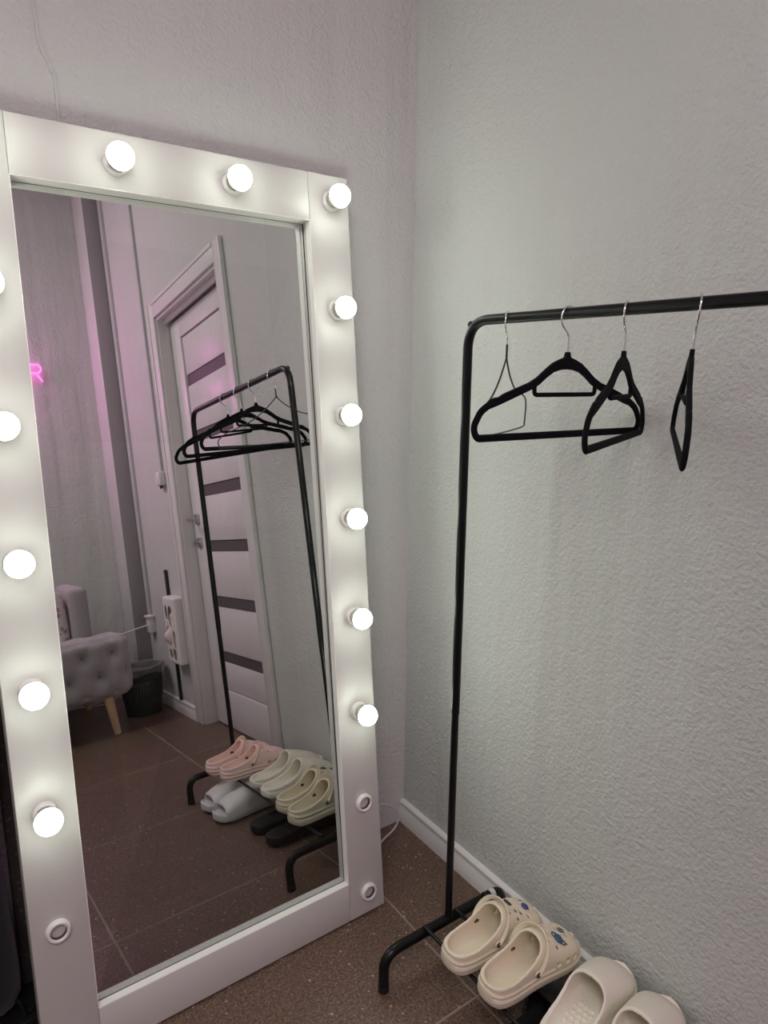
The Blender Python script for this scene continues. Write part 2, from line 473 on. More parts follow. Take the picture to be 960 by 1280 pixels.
for x, z, lit in pos:
    if first:
        h = sock0; cup = h.children[0]; first = False
    else:
        h = link(bpy.data.objects.new('bulb_holder', me_sock), MIR)
        cup = link(bpy.data.objects.new('socket_cup', me_in), h)
    h.location = (x, 0, z)
    if lit:
        if me_bulb is None:
            b = obj('bulb', lathe(globe_prof(), M=RX, cap0=True, cap1=True), M_BULB, h, smooth=60); me_bulb = b.data
            c = obj('bulb_collar', lathe([(.0142, .004), (.0142, .010), (.0160, .016), (.0200, .0265), (.0222, .0335), (.0233, .0357), (.0226, .0360), (.012, .0345)], M=RX), M_BASE, h); me_base = c.data
        else:
            link(bpy.data.objects.new('bulb', me_bulb), h); link(bpy.data.objects.new('bulb_collar', me_base), h)
    else:
        h['label'] = 'empty white bulb holder'

# ------------------------------------------------------------------ clothes rack
BXr, BZ, Y1, Y2 = -.2105, 1.4588, -.459, -1.2607
RK = thing('clothes_rack', 'black tube clothes rack with shoe rods standing against the grey wall', 'clothes rack', (BXr, (Y1 + Y2) / 2, 0))
ox, oy = -BXr, -(Y1 + Y2) / 2
def rk(p): return Vector((p[0] + ox, p[1] + oy, p[2]))
FZ = .091
obj('rail', tube([rk(p) for p in fillet([(BXr, Y1, .62), (BXr, Y1, BZ), (BXr, Y2, BZ), (BXr, Y2, .62)], .052, 10)], .0096, seg=18), M_BLACK, RK, smooth=60)
for y in (Y1, Y2):
    obj('post', tube([rk((BXr, y, FZ)), rk((BXr, y, .66))], .0084, seg=16), M_BLACK, RK, smooth=60)
    pts = fillet([(-.3965, y, .012), (-.3965, y, FZ), (-.034, y, FZ), (-.034, y, .012)], [0, .075, .036, 0], 10)
    f = obj('foot', tube([rk(p) for p in pts], .0118, seg=18), M_BLACK, RK, smooth=60)
    for x in (-.3965, -.034):
        obj('end_cap', tube([rk((x, y, 0)), rk((x, y, .016))], .0128, seg=16), M_BLACKP, f)
for x in (-.283, -.190, -.100):
    obj('shelf_rod', tube([rk((x, Y1, .1066)), rk((x, Y2, .1066))], .0045, seg=12), M_BLACK, RK, smooth=60)
for y in (Y1, Y2):
    sgn = 1 if y == Y1 else -1
    d = Vector((0, sgn * .7, .72)).normalized(); b0 = Vector((BXr, y - sgn * .017, BZ - .017)) + d * .006
    bm = tube([rk(b0), rk(b0 + d * .011)], .004, seg=12); add_tube(bm, [rk(b0 + d * .007), rk(b0 + d * .011), rk(b0 + d * .014)], [.0062, .0066, .004], seg=14)
    obj('bolt_cap', bm, M_BLACKP, RK)
bm = bmesh.new()
st_y = Y1
add_tube(bm, [rk((-.078, st_y, FZ)), rk((-.064, st_y, FZ))], .0121, seg=20, caps=False)
obj('sticker', bm, M_STICK, RK)['label'] = 'white paper sticker'

# ------------------------------------------------------------------ hangers
HZ = BZ + .0096 + .0014
def hook_pts():
    # local frame: x along the hanger, z up, origin at the top of the rail
    P = [(.0125, -.0135), (.0115, -.005), (.006, .0005), (-.001, .0008), (-.008, -.0022), (-.0135, -.0095), (-.0155, -.019), (-.0130, -.029), (-.0060, -.0375), (.0005, -.0435), (.0032, -.0495), (.0035, -.060), (.0035, -.080)]
    return spline([(x, 0, z) for x, z in P], 4)
def make_velvet():
    t = thing('velvet_hanger', 'x', 'hanger')
    obj('hook', tube(hook_pts(), .0016, seg=10), M_STEEL, t, smooth=60)
    bm = bmesh.new()
    # shoulder crescent: closed outline, given thickness
    up = [(-.1965, -.1690), (-.186, -.1590),  (-.168, -.149), (-.160, -.1485), (-.150, -.1435), (-.125, -.1355), (-.090, -.125), (-.072, -.1165), (-.052, -.103), (-.035, -.0925), (-.018, -.0865), (-.006, -.083), (-.0035, -.074)]
    lo = [(-.188, -.1685),  (-.160, -.1605), (-.125, -.1490), (-.090, -.1375), (-.070, -.129), (-.052, -.117), (-.035, -.1080), (-.018, -.1040), (0, -.1030)]
    upr = up + [(-x, z) for x, z in up[::-1]]
    lor = lo + [(-x, z) for x, z in lo[::-1][1:]]
    loop = upr + lor[::-1]
    T = .0033
    f = bm.faces.new([bm.verts.new((x + .0035, -T, z)) for x, z in loop])
    r = bmesh.ops.extrude_face_region(bm, geom=[f]); 
    for v in [g for g in r['geom'] if isinstance(g, bmesh.types.BMVert)]: v.co.y = T
    # rounded ends and bottom bar
    pts = fillet([(-.172, 0, -.155), (-.200, 0, -.171), (-.2155, 0, -.196), (-.207, 0, -.2135), (.207, 0, -.2135), (.2155, 0, -.196), (.200, 0, -.171), (.172, 0, -.155)], [0, .03, .03, .012, .012, .03, .03, 0], 6)
    add_tube(bm, [p + Vector((.0035, 0, 0)) for p in pts], .0050, seg=12, flat=(1.25, .8))
    obj('body', bm, M_VELVET, t, smooth=40)
    bm = tube([p + Vector((.0035, 0, 0)) for p in fillet([(-.078, 0, -.126), (-.078, 0, -.1455), (.078, 0, -.1455), (.078, 0, -.126)], .007, 5)], .0039, seg=10)
    obj('tie_bar', bm, M_VELVET, t, smooth=50)
    for ch in t.children:
        if ch.name.split('.')[0] in ('body', 'tie_bar'):
            for v in ch.data.vertices: v.co.x = (v.co.x - .0035) * .935 + .0035
    return t
hv = make_velvet()
hs = [(-.7085, -3, 0, 'black velvet hanger seen face-on, beside the wire hanger'),
      (-.8225, 24, 0, 'black velvet hanger seen at a slant, middle one of the three'),
      (-.9440, 34.5, 2.8, 'black velvet hanger seen edge-on, third one from the rack corner')]
for i, (y, a, tilt, lab) in enumerate(hs):
    h = hv if i == 0 else copy_tree(hv)
    h.location = (BXr, y, HZ); h.rotation_euler = (radians(3.6 if i == 2 else 0), radians(-tilt), radians(a)); h['label'] = lab; h['group'] = 'velvet hangers on the rack'
t = thing('wire_hanger', 'thin dark wire hanger next to the rack corner', 'hanger', (BXr, -.566, HZ), radians(31))
bm = tube([p for p in hook_pts() if p.z > -.068], .0015, seg=10); obj('hook', bm, M_STEEL, t, smooth=60)
bm = bmesh.new()
add_tube(bm, spline([(.0035, 0, -.064), (.003, 0, -.078), (-.002, 0, -.088), (-.040, 0, -.122), (-.085, 0, -.150), (-.130, 0, -.166), (-.165, 0, -.180), (-.183, 0, -.196), (-.181, 0, -.212), (-.165, 0, -.218), (0, 0, -.2215), (.165, 0, -.2215),
                     (.183, 0, -.214), (.188, 0, -.198), (.190, 0, -.176), (.175, 0, -.160), (.120, 0, -.148), (.075, 0, -.138), (.035, 0, -.114), (.010, 0, -.090), (.0045, 0, -.078), (.0035, 0, -.064)], 5), .0017, seg=8)
add_tube(bm, [(.0035, 0, -.058), (.0035, 0, -.086)], .0021, seg=10)
obj('body', bm, M_WIRE, t, smooth=60)

# ------------------------------------------------------------------ shoes
def add_loft(bm, L, wt, zb, zt, yc=lambda u: 0, n=40, seg=36, ex=2.6, x0=0.0, x1=1.0, flatbot=5.0):
    rings = []
    for i in range(n + 1):
        s = i / n; u = x0 + (x1 - x0) * (.5 - .5 * cos(pi * s))
        w, b, t_ = wt(u), zb(u), zt(u); mid = b + (t_ - b) * .45
        ring = []
        for k in range(seg):
            a = 2 * pi * k / seg; c_, s_ = cos(a), sin(a)
            e = ex if s_ >= 0 else flatbot
            y = w * math.copysign(abs(c_) ** (2 / e), c_)
            z = mid + ((t_ - mid) if s_ >= 0 else (mid - b)) * math.copysign(abs(s_) ** (2 / e), s_)
            ring.append(bm.verts.new((u * L, yc(u) + y, z)))
        rings.append(ring)
    for A, B in zip(rings, rings[1:]):
        for k in range(seg): bm.faces.new((A[k], A[(k + 1) % seg], B[(k + 1) % seg], B[k]))
    bm.faces.new(rings[0][::-1]); bm.faces.new(rings[-1])
    return bm

def tmp(bm):
    return obj('tmp', bm, None, None, smooth=0)

def solid(base, ops, voxel=.0019, smooth_it=6):
    """booleans on base, then an even remesh that rounds every rim"""
    rem = []
    for op, o in ops:
        md = base.modifiers.new('b', 'BOOLEAN'); md.object = o; md.operation = op; md.solver = 'EXACT'; rem.append(o)
    md = base.modifiers.new('r', 'REMESH'); md.mode = 'VOXEL'; md.voxel_size = voxel; md.adaptivity = 0
    md = base.modifiers.new('s', 'SMOOTH'); md.iterations = smooth_it; md.factor = .5
    dg = bpy.context.evaluated_depsgraph_get(); dg.update()
    me = bpy.data.meshes.new_from_object(base.evaluated_get(dg))
    for o in rem + [base]:
        d = o.data; bpy.data.objects.remove(o); bpy.data.meshes.remove(d)
    me.polygons.foreach_set('use_smooth', [True] * len(me.polygons))
    me.name = 'shoe_shell'
    return me

CW = [(0, .004), (.012, .0165), (.04, .0265), (.09, .0335), (.2, .0380), (.42, .0375), (.56, .0400), (.70, .0450), (.80, .0468), (.88, .0450), (.94, .0380), (.98, .025), (1, .006)]
def curve_y(side, k=.002):
    return lambda u: side * k * (max(0, u - .35) ** 1.6) * 1.2
LC = .252

def clog_mesh(side, holes=True, op_end=.135):
    wt = lambda u: scurve(CW, u)
    yc = curve_y(side)
    zt = lambda u: scurve([(0, .12), (.3, .122), (.45, .119), (.55, .109), (.65, .0965), (.75, .085), (.85, .073), (.93, .060), (.98, .044), (1, .030)], u)
    zb = lambda u: scurve([(0, .010), (.06, .002), (.2, 0), (.7, 0), (.88, .003), (.96, .009), (1, .018)], u)
    base = tmp(add_loft(bmesh.new(), LC, wt, zb, zt, yc, ex=2.35))
    # sole flange, a little wider than the upper
    w2 = lambda u: scurve(CW, u) + .0026
    sole = bmesh.new(); add_loft(sole, LC + .008, w2, lambda u: zb(u), lambda u: zb(u) + .0235, yc, ex=6, flatbot=6)
    for v in sole.verts: v.co.x -= .004
    sole2 = bmesh.new(); add_loft(sole2, LC + .006, lambda u: scurve(CW, u) + .003, lambda u: .0275 + zb(u) * .5, lambda u: .0355 + zb(u) * .5, yc, ex=5, flatbot=5, x0=0, x1=.62)
    for v in sole2.verts: v.co.x -= .003
    # opening over the heel
    prof = [(-.03, .0520), (.0, .0520), (.03, .0530), (.055, .0555), (.080, .0620), (.100, .0720), (.117, .0860), (op_end, .1060), (op_end + .006, .1140), (op_end + .008, .20), (-.03, .20)]
    cut = bmesh.new(); f = cut.faces.new([cut.verts.new((x, -.1, z)) for x, z in prof])
    r = bmesh.ops.extrude_face_region(cut, geom=[f])
    for v in [g for g in r['geom'] if isinstance(g, bmesh.types.BMVert)]: v.co.y = .1
    # the hollow inside
    cav = bmesh.new(); add_loft(cav, LC - .014, lambda u: max(.003, scurve(CW, u) - .0062), lambda u: .0215 + .010 * (1 - min(1, u / .12)) ** 2, lambda u: zt(u * .97 + .03) - .0062, yc, ex=2.35, flatbot=3.2)
    for v in cav.verts: v.co.x += .007
    ops = [('UNION', tmp(sole)), ('UNION', tmp(sole2)), ('DIFFERENCE', tmp(cut)), ('DIFFERENCE', tmp(cav))]
    if holes:
        hb = bmesh.new()
        for (x, y) in [(.150, .018), (.150, -.018), (.166, .0), (.166, .030), (.166, -.030), (.182, .016), (.182, -.016), (.198, .0), (.198, .030), (.198, -.030), (.212, .015), (.212, -.015)]:
            yy = y + yc(x / LC)
            add_tube(hb, [(x, yy * 1.0, .050), (x + .010, yy * 1.18, .120)], .0036, seg=10)
        ops.append(('DIFFERENCE', tmp(hb)))
        sb = bmesh.new()
        for x, h in ((.168, .034), (.192, .033), (.214, .032)):
            for s in (-1, 1):
                y_ = s * scurve(CW, x / LC) + yc(x / LC)
                add_box(sb, x - .0055, x + .0055, y_ - .009, y_ + .012, h, h + .011)
        cb = bmesh.new()
        for k in (-.5, .5):
            add_box(cb, LC - .012, LC + .01, k * .022 - .005 + yc(1), k * .022 + .005 + yc(1), .034, .044)
        ops += [('DIFFERENCE', tmp(sb)), ('DIFFERENCE', tmp(cb))]
    return solid(base, ops)

def strap_bm(side):
    yc = curve_y(side)
    pts = [(.106, .0425, .052), (.116, .0440, .068), (.129, .0400, .088), (.140, .0285, .1045), (.147, .012, .1115), (.148, 0, .1125)]
    pts = pts + [(x, -y, z) for x, y, z in pts[::-1][1:]]
    P = spline([(x, y + yc(.5), z) for x, y, z in pts], 5)
    bm = bmesh.new(); rings = []
    n = len(P)
    for i, p in enumerate(P):
        t = (P[min(i + 1, n - 1)] - P[max(i - 1, 0)]).normalized()
        out = Vector((.15, p.y - yc(.5), p.z - .052)); out.z = max(out.z, .012)
        out = (out - t * out.dot(t)).normalized(); wd = t.cross(out).normalized()
        hw, ht = .0062, .0019
        ring = []
        for k in range(14):
            a = 2 * pi * k / 14; c_, s_ = cos(a), sin(a)
            ring.append(bm.verts.new(p + wd * (hw * math.copysign(abs(c_) ** .55, c_)) + out * (.0022 + ht * math.copysign(abs(s_) ** .7, s_))))
        rings.append(ring)
    for A, B in zip(rings, rings[1:]):
        for k in range(14): bm.faces.new((A[k], A[(k + 1) % 14], B[(k + 1) % 14], B[k]))
    bm.faces.new(rings[0][::-1]); bm.faces.new(rings[-1])
    # rounded tabs round the rivets
    for s in (1, -1):
        add_lathe(bm, [(.0004, -.0012), (.0078, -.0012), (.0085, .0008), (.0078, .0026), (.0004, .0030)], seg=20, M=Matrix.Translation((.1055, s * .0415 + yc(.5), .0500)) @ Matrix.Rotation(-s * pi / 2, 4, 'X') )
    return bm

def rivet_bm(side, s, inner=False):
    yc = curve_y(side)(.45)
    k_ = 1.25 if inner else 1.0
    return lathe([(r_ * k_, z_) for r_, z_ in [(.0003, -.001), (.0062, -.001), (.0066, .0008), (.0054, .0022), (.0018, .0026), (.0003, .0020)]], seg=20,
                 M=Matrix.Translation((.1055, s * (.0332 if inner else .0443) + yc, .0500)) @ Matrix.Rotation((s if inner else -s) * pi / 2, 4, 'X'))

ZS = .88
ME = {('clog', s): clog_mesh(s) for s in (-1, 1)}
for me in ME.values():
    for v in me.vertices: v.co.z *= ZS
def colored(me, m):
    c = me.copy(); c.materials.clear(); c.materials.append(m); return c
M_RIV_D = mat('dark_rivet', s2l((74, 62, 60)), .4)
M_RIV_G = mat('grey_rivet', s2l((120, 112, 108)), .35, .4)
M_EYE = mat('dark_hole_cap', s2l((36, 28, 28)), .5)

def make_clog(name, label, me, m, loc, rz, side, group, strap=True, rivet=None):
    """parts hang under an Empty at the heel; shell, strap and rivets are its parts"""
    t = thing(name, label, 'shoe', loc, rz, group)
    o = link(bpy.data.objects.new('shell', colored(me, m)), t)
    if strap:
        sb = strap_bm(side)
        s = obj('strap', sb, m, t, smooth=60); s.scale = (1, 1, ZS)
        for q_ in (1, -1):
            obj('rivet', rivet_bm(side, q_), rivet or M_RIV_D, s)
            obj('rivet', rivet_bm(side, q_, True), M_EYE, s)
    return t, o

SZ = .1111
L_, R_ = -1, 1        # side sign of the toe curve (left shoe bends towards -y when it points to +x)
c1, s1 = make_clog('foam_clog', 'cream strapped clog with a green charm, on the rack nearest the mirror', ME['clog', L_], M_CREAM, (-.318, -.580, SZ), radians(-3), L_, 'cream clogs on the rack', rivet=M_RIV_D)
c2, s2 = make_clog('foam_clog', 'cream strapped clog with a ringed planet and a round badge on its toe', ME['clog', R_], M_CREAM, (-.306, -.683, SZ), radians(-2), R_, 'cream clogs on the rack', rivet=M_RIV_D)
p1, sp1 = make_clog('foam_clog', 'pale pink strapped clog nearer the mirror, on the far end of the rack', ME['clog', L_], M_PINK, (-.332, -1.088, SZ), radians(7), L_, 'pink clogs on the rack', rivet=M_RIV_G)
p2, sp2 = make_clog('foam_clog', 'pale pink strapped clog at the very end of the rack, beside the far post', ME['clog', R_], M_PINK, (-.346, -1.192, SZ), radians(7), R_, 'pink clogs on the rack', rivet=M_RIV_G)

# charms: set on the vamp by casting a ray down on the shell
def top(me, x, y):
    b = BVHTree.FromPolygons([v.co[:] for v in me.vertices], [p.vertices[:] for p in me.polygons])
    h, nrm, _, _ = b.ray_cast(Vector((x, y, .3)), Vector((0, 0, -1)))
    return h, (nrm if nrm.z > 0 else -nrm)
def place(bm, h, nrm, spin=0, lift=.0):
    q_ = Vector((0, 0, 1)).rotation_difference(nrm).to_matrix().to_4x4()
    M = Matrix.Translation(h + nrm * lift) @ q_ @ Matrix.Rotation(spin, 4, 'Z')
    bmesh.ops.transform(bm, matrix=M, verts=bm.verts[:]); return bm
def pebble(rx, ry, rz, seg=16):
    bm = bmesh.new(); bmesh.ops.create_uvsphere(bm, u_segments=seg, v_segments=10, radius=1)
    for v in bm.verts: v.co = Vector((v.co.x * rx, v.co.y * ry, v.co.z * rz))
    return bm
M_GREEN = mat('green_charm', s2l((62, 74, 54)), .4); M_BLUE = mat('blue_charm', s2l((58, 72, 116)), .35)
M_TEAL = mat('teal_charm', s2l((48, 92, 122)), .35); M_WHT = mat('white_charm', s2l((225, 224, 220)), .4); M_DK = mat('dark_charm', s2l((48, 44, 42)), .4)
me1, me2 = s1.data, s2.data
# green heart
h, nrm = top(me1, .184, .018)
bm = bmesh.new()
prof = []
for k in range(28):
    a = 2 * pi * k / 28
    prof.append((.0105 * sin(a) ** 3 * .95, (.0105 / 16) * (13 * cos(a) - 5 * cos(2 * a) - 2 * cos(3 * a) - cos(4 * a))))
f = bm.faces.new([bm.verts.new((x, y, 0)) for x, y in prof]); r = bmesh.ops.extrude_face_region(bm, geom=[f])
for v in [g for g in r['geom'] if isinstance(g, bmesh.types.BMVert)]: v.co.z = .0045
obj('charm', place(bm, h, nrm, pi / 2), M_GREEN, c1)['label'] = 'dark green heart charm'
h, nrm = top(me1, .172, .004)
obj('charm', place(pebble(.0038, .0125, .0032), h, nrm, .5, .001), M_DK, c1)['label'] = 'small dark bar charm'
h, nrm = top(me1, .208, -.012)
pl = obj('charm', place(pebble(.0088, .0100, .0048), h, nrm, 0, .002), M_BLUE, c1); pl['label'] = 'blue ringed planet charm'
bm = tube([(.0050 * cos(a), .0155 * sin(a), .0015 * cos(a)) for a in [2 * pi * k / 28 for k in range(28)]],   .0010, closed=True, seg=8)
obj('planet_ring', place(bm, h, nrm, .3, .002), M_WHT, pl)
for x, y in ((.172, -.020), (.183, -.026), (.215, .010)):
    h, nrm = top(me1, x, y); obj('charm', place(pebble(.0016, .0042, .0014), h, nrm, .4, .0004), M_DK, c1)
# ringed planet and rose badge on the second clog
h, nrm = top(me2, .183, -.022)
pl = obj('charm', place(pebble(.0098, .0108, .0052), h, nrm, 0, .002), M_TEAL, c2); pl['label'] = 'teal ringed planet charm'
bm = tube([(.0052 * cos(a), .0175 * sin(a), .0015 * cos(a)) for a in [2 * pi * k / 28 for k in range(28)]], .0011, closed=True, seg=8)
obj('planet_ring', place(bm, h, nrm, .5, .002), M_DK, pl)
h, nrm = top(me2, .206, -.006)
bd = obj('charm', place(lathe([(.0003, 0), (.0098, 0), (.0102, .0016), (.0094, .0030), (.0003, .0034)], seg=24), h, nrm), M_WHT, c2); bd['label'] = 'round black and white badge'
bm = bmesh.new()
for rr_ in (.0080, .0054, .0028):
    add_tube(bm, [(rr_ * cos(a) * (1 + .10 * cos(5 * a + rr_ * 900)), rr_ * sin(a) * (1 + .10 * cos(5 * a + rr_ * 900)), .0036) for a in [2 * pi * k / 30 for k in range(30)]], .00055, closed=True, seg=6)
obj('badge_print', place(bm, h, nrm), M_BLACKP, bd)

# closed-toe ivory mules: same last, no holes, a thick rolled collar and a raised toe cap
def mule_mesh(side):
    yc = curve_y(side, .002); L = .262
    wt = lambda u: scurve([(0, .004), (.012, .018), (.04, .029), (.09, .0365), (.2, .0415), (.42, .0430), (.56, .0450), (.70, .0480), (.80, .0488), (.88, .0455), (.94, .0365), (.975, .0250), (.992, .0145), (1, .003)], u)
    zt = lambda u: scurve([(0, .10), (.3, .115), (.45, .113), (.55, .107), (.65, .097), (.75, .086), (.85, .073), (.93, .058), (.975, .044), (.992, .034), (1, .026)], u)
    zb = lambda u: scurve([(0, .010), (.06, .002), (.2, 0), (.7, 0), (.88, .004), (.96, .010), (1, .018)], u)
    base = tmp(add_loft(bmesh.new(), L, wt, zb, zt, yc, ex=2.4))
    sole = bmesh.new(); add_loft(sole, L + .008, lambda u: wt(u) + .003, zb, lambda u: zb(u) + .026, yc, ex=5, flatbot=5)
    for v in sole.verts: v.co.x -= .004
    prof = [(-.03, .036), (.0, .036), (.05, .038), (.085, .046), (.110, .062), (.126, .082), (.138, .104), (.145, .122), (.146, .2), (-.03, .2)]
    cut = bmesh.new(); f = cut.faces.new([cut.verts.new((x, -.1, z)) for x, z in prof])
    r = bmesh.ops.extrude_face_region(cut, geom=[f])
    for v in [g for g in r['geom'] if isinstance(g, bmesh.types.BMVert)]: v.co.y = .1
    cav = bmesh.new(); add_loft(cav, L - .016, lambda u: max(.003, wt(u) - .0068), lambda u: .024 + .008 * (1 - min(1, u / .12)) ** 2, lambda u: max(.030, zt(u * .94 + .04) - .0075), yc, ex=2.4, flatbot=3.2)
    for v in cav.verts: v.co.x += .008
    return solid(base, [('UNION', tmp(sole)), ('DIFFERENCE', tmp(cut)), ('DIFFERENCE', tmp(cav))], smooth_it=7)
mm = {s: mule_mesh(s) for s in (-1, 1)}
for me in mm.values():
    for v in me.vertices: v.co.z *= .86
def make_mule(label, loc, rz, side):
    t = thing('closed_toe_mule', label, 'shoe', loc, rz, 'ivory mules on the rack')
    me = mm[side]; me.materials.clear(); me.materials.append(M_WHITEC)
    link(bpy.data.objects.new('shell', me), t)
    # soft footbed with massage bumps
    bm = bmesh.new(); yc = curve_y(side, .002)
    for i in range(9):
        for j in range(-2, 3):
            x = .022 + i * .0135; y = j * .0128 + (.0064 if i % 2 else 0)
            if abs(y) > .029 - (.012 if i == 0 else 0): continue
            z = .0205 + .006 * max(0, (.03 - x) / .03) ** 2
            for v in bmesh.ops.create_uvsphere(bm, u_segments=10, v_segments=6, radius=1)['verts']:
                v.co = Vector((x + v.co.x * .0058, y + yc(x / .262) + v.co.y * .0055, z + v.co.z * .0026))
    obj('massage_footbed', bm, M_WHITEC, t, smooth=60)
    return t
make_mule('ivory closed-toe mule next to the cream clogs on the rack', (-.290, -.836, SZ), radians(6.5), L_)
make_mule('ivory closed-toe mule next to the pink clogs on the rack', (-.282, -.942, SZ), radians(6.5), R_)

# open-toe slides
def slide_mesh(side, u0, u1, L=.275, toe_h=.058):
    yc = curve_y(side, .002)
    wt = lambda u: scurve([(0, .004), (.012, .018), (.04, .029), (.09, .0365), (.2, .0410), (.42, .0410), (.56, .0450), (.70, .0500), (.80, .0515), (.88, .0480), (.94, .0395), (.98, .026), (1, .006)], u)
    zb = lambda u: scurve([(0, .008), (.06, .001), (.2, 0), (.8, 0), (.92, .004), (1, .014)], u)
    base = tmp(add_loft(bmesh.new(), L, wt, zb, lambda u: .036 + .004 * u, yc, ex=4, flatbot=4))
    zt = lambda u: scurve([(u0 - .05, .109), (u0, .107), ((u0 + u1) / 2, .089), (u1, toe_h), (u1 + .1, toe_h - .015)], u)
    dome = bmesh.new(); add_loft(dome, L, lambda u: wt(u) + .004, lambda u: .008, zt, yc, ex=2.3, flatbot=6, x0=u0, x1=u1)
    cav = bmesh.new(); add_loft(cav, L, lambda u: max(.004, wt(u) - .0045), lambda u: .026, lambda u: zt(u) - .0085, yc, ex=2.3, flatbot=5, x0=max(0.03, u0 - .25), x1=.972)
    # slanted ends of the strap
    cut = bmesh.new()
    for prof in ([(u0 * L - .05, .042), (u0 * L + .004, .042), (u0 * L + .03, .13), (u0 * L - .05, .13)],
                 [(u1 * L + .05, .044), (u1 * L + .000, .044), (u1 * L - .012, .13), (u1 * L + .05, .13)]):
        f = cut.faces.new([cut.verts.new((x, -.1, z)) for x, z in prof]); r = bmesh.ops.extrude_face_region(cut, geom=[f])
        for v in [g for g in r['geom'] if isinstance(g, bmesh.types.BMVert)]: v.co.y = .1
    return solid(base, [('UNION', tmp(dome)), ('DIFFERENCE', tmp(cav)), ('DIFFERENCE', tmp(cut))], smooth_it=5)
for side, y, rz, lab in ((R_, -1.030, 180, 'white open-toe slide on the floor, nearer the mirror'), (L_, -1.142, 181, 'white open-toe slide on the floor, under the far end of the rack')):
    me = slide_mesh(side, .33, .89); me.materials.clear(); me.materials.append(M_SLIDE)
    t = link(bpy.data.objects.new('slide_sandal', me)); t.location = (-.122, y, 0); t.rotation_euler = (0, 0, radians(rz))
    tag(t, lab, 'shoe', 'white slides under the rack')
for side, y, lab in ((L_, -.732, 'black slipper on the floor under the cream clogs'), (R_, -.848, 'black slipper on the floor under the ivory mules')):
    me = slide_mesh(side, .50, .93, toe_h=.05); me.materials.clear(); me.materials.append(M_BLKFOAM)
    t = link(bpy.data.objects.new('black_slipper', me)); t.location = (-.338, y, 0); t.rotation_euler = (0, 0, radians(-2))
    tag(t, lab, 'shoe', 'black slippers under the rack')

# ------------------------------------------------------------------ sofa seen in the mirror
SX0, SX1, SY0, SY1, SZ0, SZ1 = -1.12, -.268, -2.565, -2.385, .195, .512
SOFA = thing('armchair', 'grey armchair with button-tufted arm on pale wooden legs, seen in the mirror', 'armchair', (-.69, -2.78, 0))
sx, sy = .69, 2.78
PA, PB = .145, .108
def tuft(u, v):
    """returns depth of the upholstery for diamond tufting and the crease"""
    d = 1e9
    j0 = round(v / PB)
    for j in (j0 - 1, j0, j0 + 1):
        off = .5 * (j % 2)
        i0 = round(u / PA - off)
        for i in (i0 - 1, i0, i0 + 1):
            d = min(d, math.hypot(u - (i + off) * PA, v - j * PB))
    a = u / PA + v / (2 * PB); b = u / PA - v / (2 * PB)
    da = abs(a - round(a)); db = abs(b - round(b))
    cr = min(da, db) * PA * .7
    return -.022 * exp(-(d / .020) ** 2) - .006 * exp(-(cr / .012)) + .010 * (1 - exp(-(d / .05) ** 2))
def rbox(x0, x1, y0, y1, z0, z1, r, step, disp=None):
    bm = bmesh.new(); bmesh.ops.create_cube(bm, size=1.0)
    cx, cy, cz = (x0 + x1) / 2, (y0 + y1) / 2, (z0 + z1) / 2
    def grid(axis, val, a0, a1, b0, b1, fa, fb):
        na, nb = max(2, int((a1 - a0) / step)), max(2, int((b1 - b0) / step)); g = []
        for i in range(na + 1):
            row = []
            for j in range(nb + 1):
                p = [0, 0, 0]; p[axis] = val; p[fa] = a0 + (a1 - a0) * i / na; p[fb] = b0 + (b1 - b0) * j / nb
                row.append(bm.verts.new(p))
            g.append(row)
        for i in range(na):
            for j in range(nb): bm.faces.new((g[i][j], g[i + 1][j], g[i + 1][j + 1], g[i][j + 1]))
    bm.clear()
    grid(0, x0, y0, y1, z0, z1, 1, 2); grid(0, x1, y0, y1, z0, z1, 1, 2)
    grid(1, y0, x0, x1, z0, z1, 0, 2); grid(1, y1, x0, x1, z0, z1, 0, 2)
    grid(2, z0, x0, x1, y0, y1, 0, 1); grid(2, z1, x0, x1, y0, y1, 0, 1)
    bmesh.ops.remove_doubles(bm, verts=bm.verts[:], dist=1e-5)
    for v in bm.verts:
        p = v.co.copy()
        c = Vector((min(max(p.x, x0 + r), x1 - r), min(max(p.y, y0 + r), y1 - r), min(max(p.z, z0 + r), z1 - r)))
        n_ = (p - c)
        if n_.length < 1e-7: continue
        n_.normalize(); q_ = c + n_ * r
        if disp: q_ = q_ + n_ * disp(q_, n_)
        v.co = q_
    return bm
def sofa_disp(p, n):
    w = abs(n.x), abs(n.y), abs(n.z)
    x = p.x + .356 ; z = p.z - .425; y = p.y + 2.385
    if n.z < -.5: return 0
    d = 0
    if w[1] > .3 and n.y > 0: d = tuft(x, z) * min(1, (w[1] - .3) / .4)
    if w[0] > .5 and n.x > 0: d = tuft(y + .072, z) * min(1, (w[0] - .5) / .4)
    if w[2] > .6: d = tuft(x, y) * .7 * min(1, (w[2] - .6) / .3)
    return d
bm = rbox(SX0, SX1, SY0, SY1, SZ0, SZ1, .055, .0125, sofa_disp)
for v in bm.verts: v.co += Vector((sx, sy, 0))
obj('arm', bm, M_SOFA, SOFA, smooth=70)
for j in (-1, 0):
    for i in range(-6, 2):
        x = -.356 + (i + .5 * (j % 2)) * PA; z = .425 + j * PB
        if SX0 + .06 < x < SX1 - .04:
            bm = pebble(.010, .006, .010)
            for v in bm.verts: v.co += Vector((x + sx, SY1 - .019 + sy, z))
            obj('button', bm, M_SOFAB, SOFA, smooth=60)
bm = rbox(SX0, -.40, -3.175, -3.0, SZ0, SZ1, .055, .03)
for v in bm.verts: v.co += Vector((sx, sy, 0))
obj('arm', bm, M_SOFA, SOFA, smooth=70)
bm = rbox(SX0 + .02, -.42, -2.998, -2.567, .20, .425, .03, .03)
for v in bm.verts: v.co += Vector((sx, sy, 0))
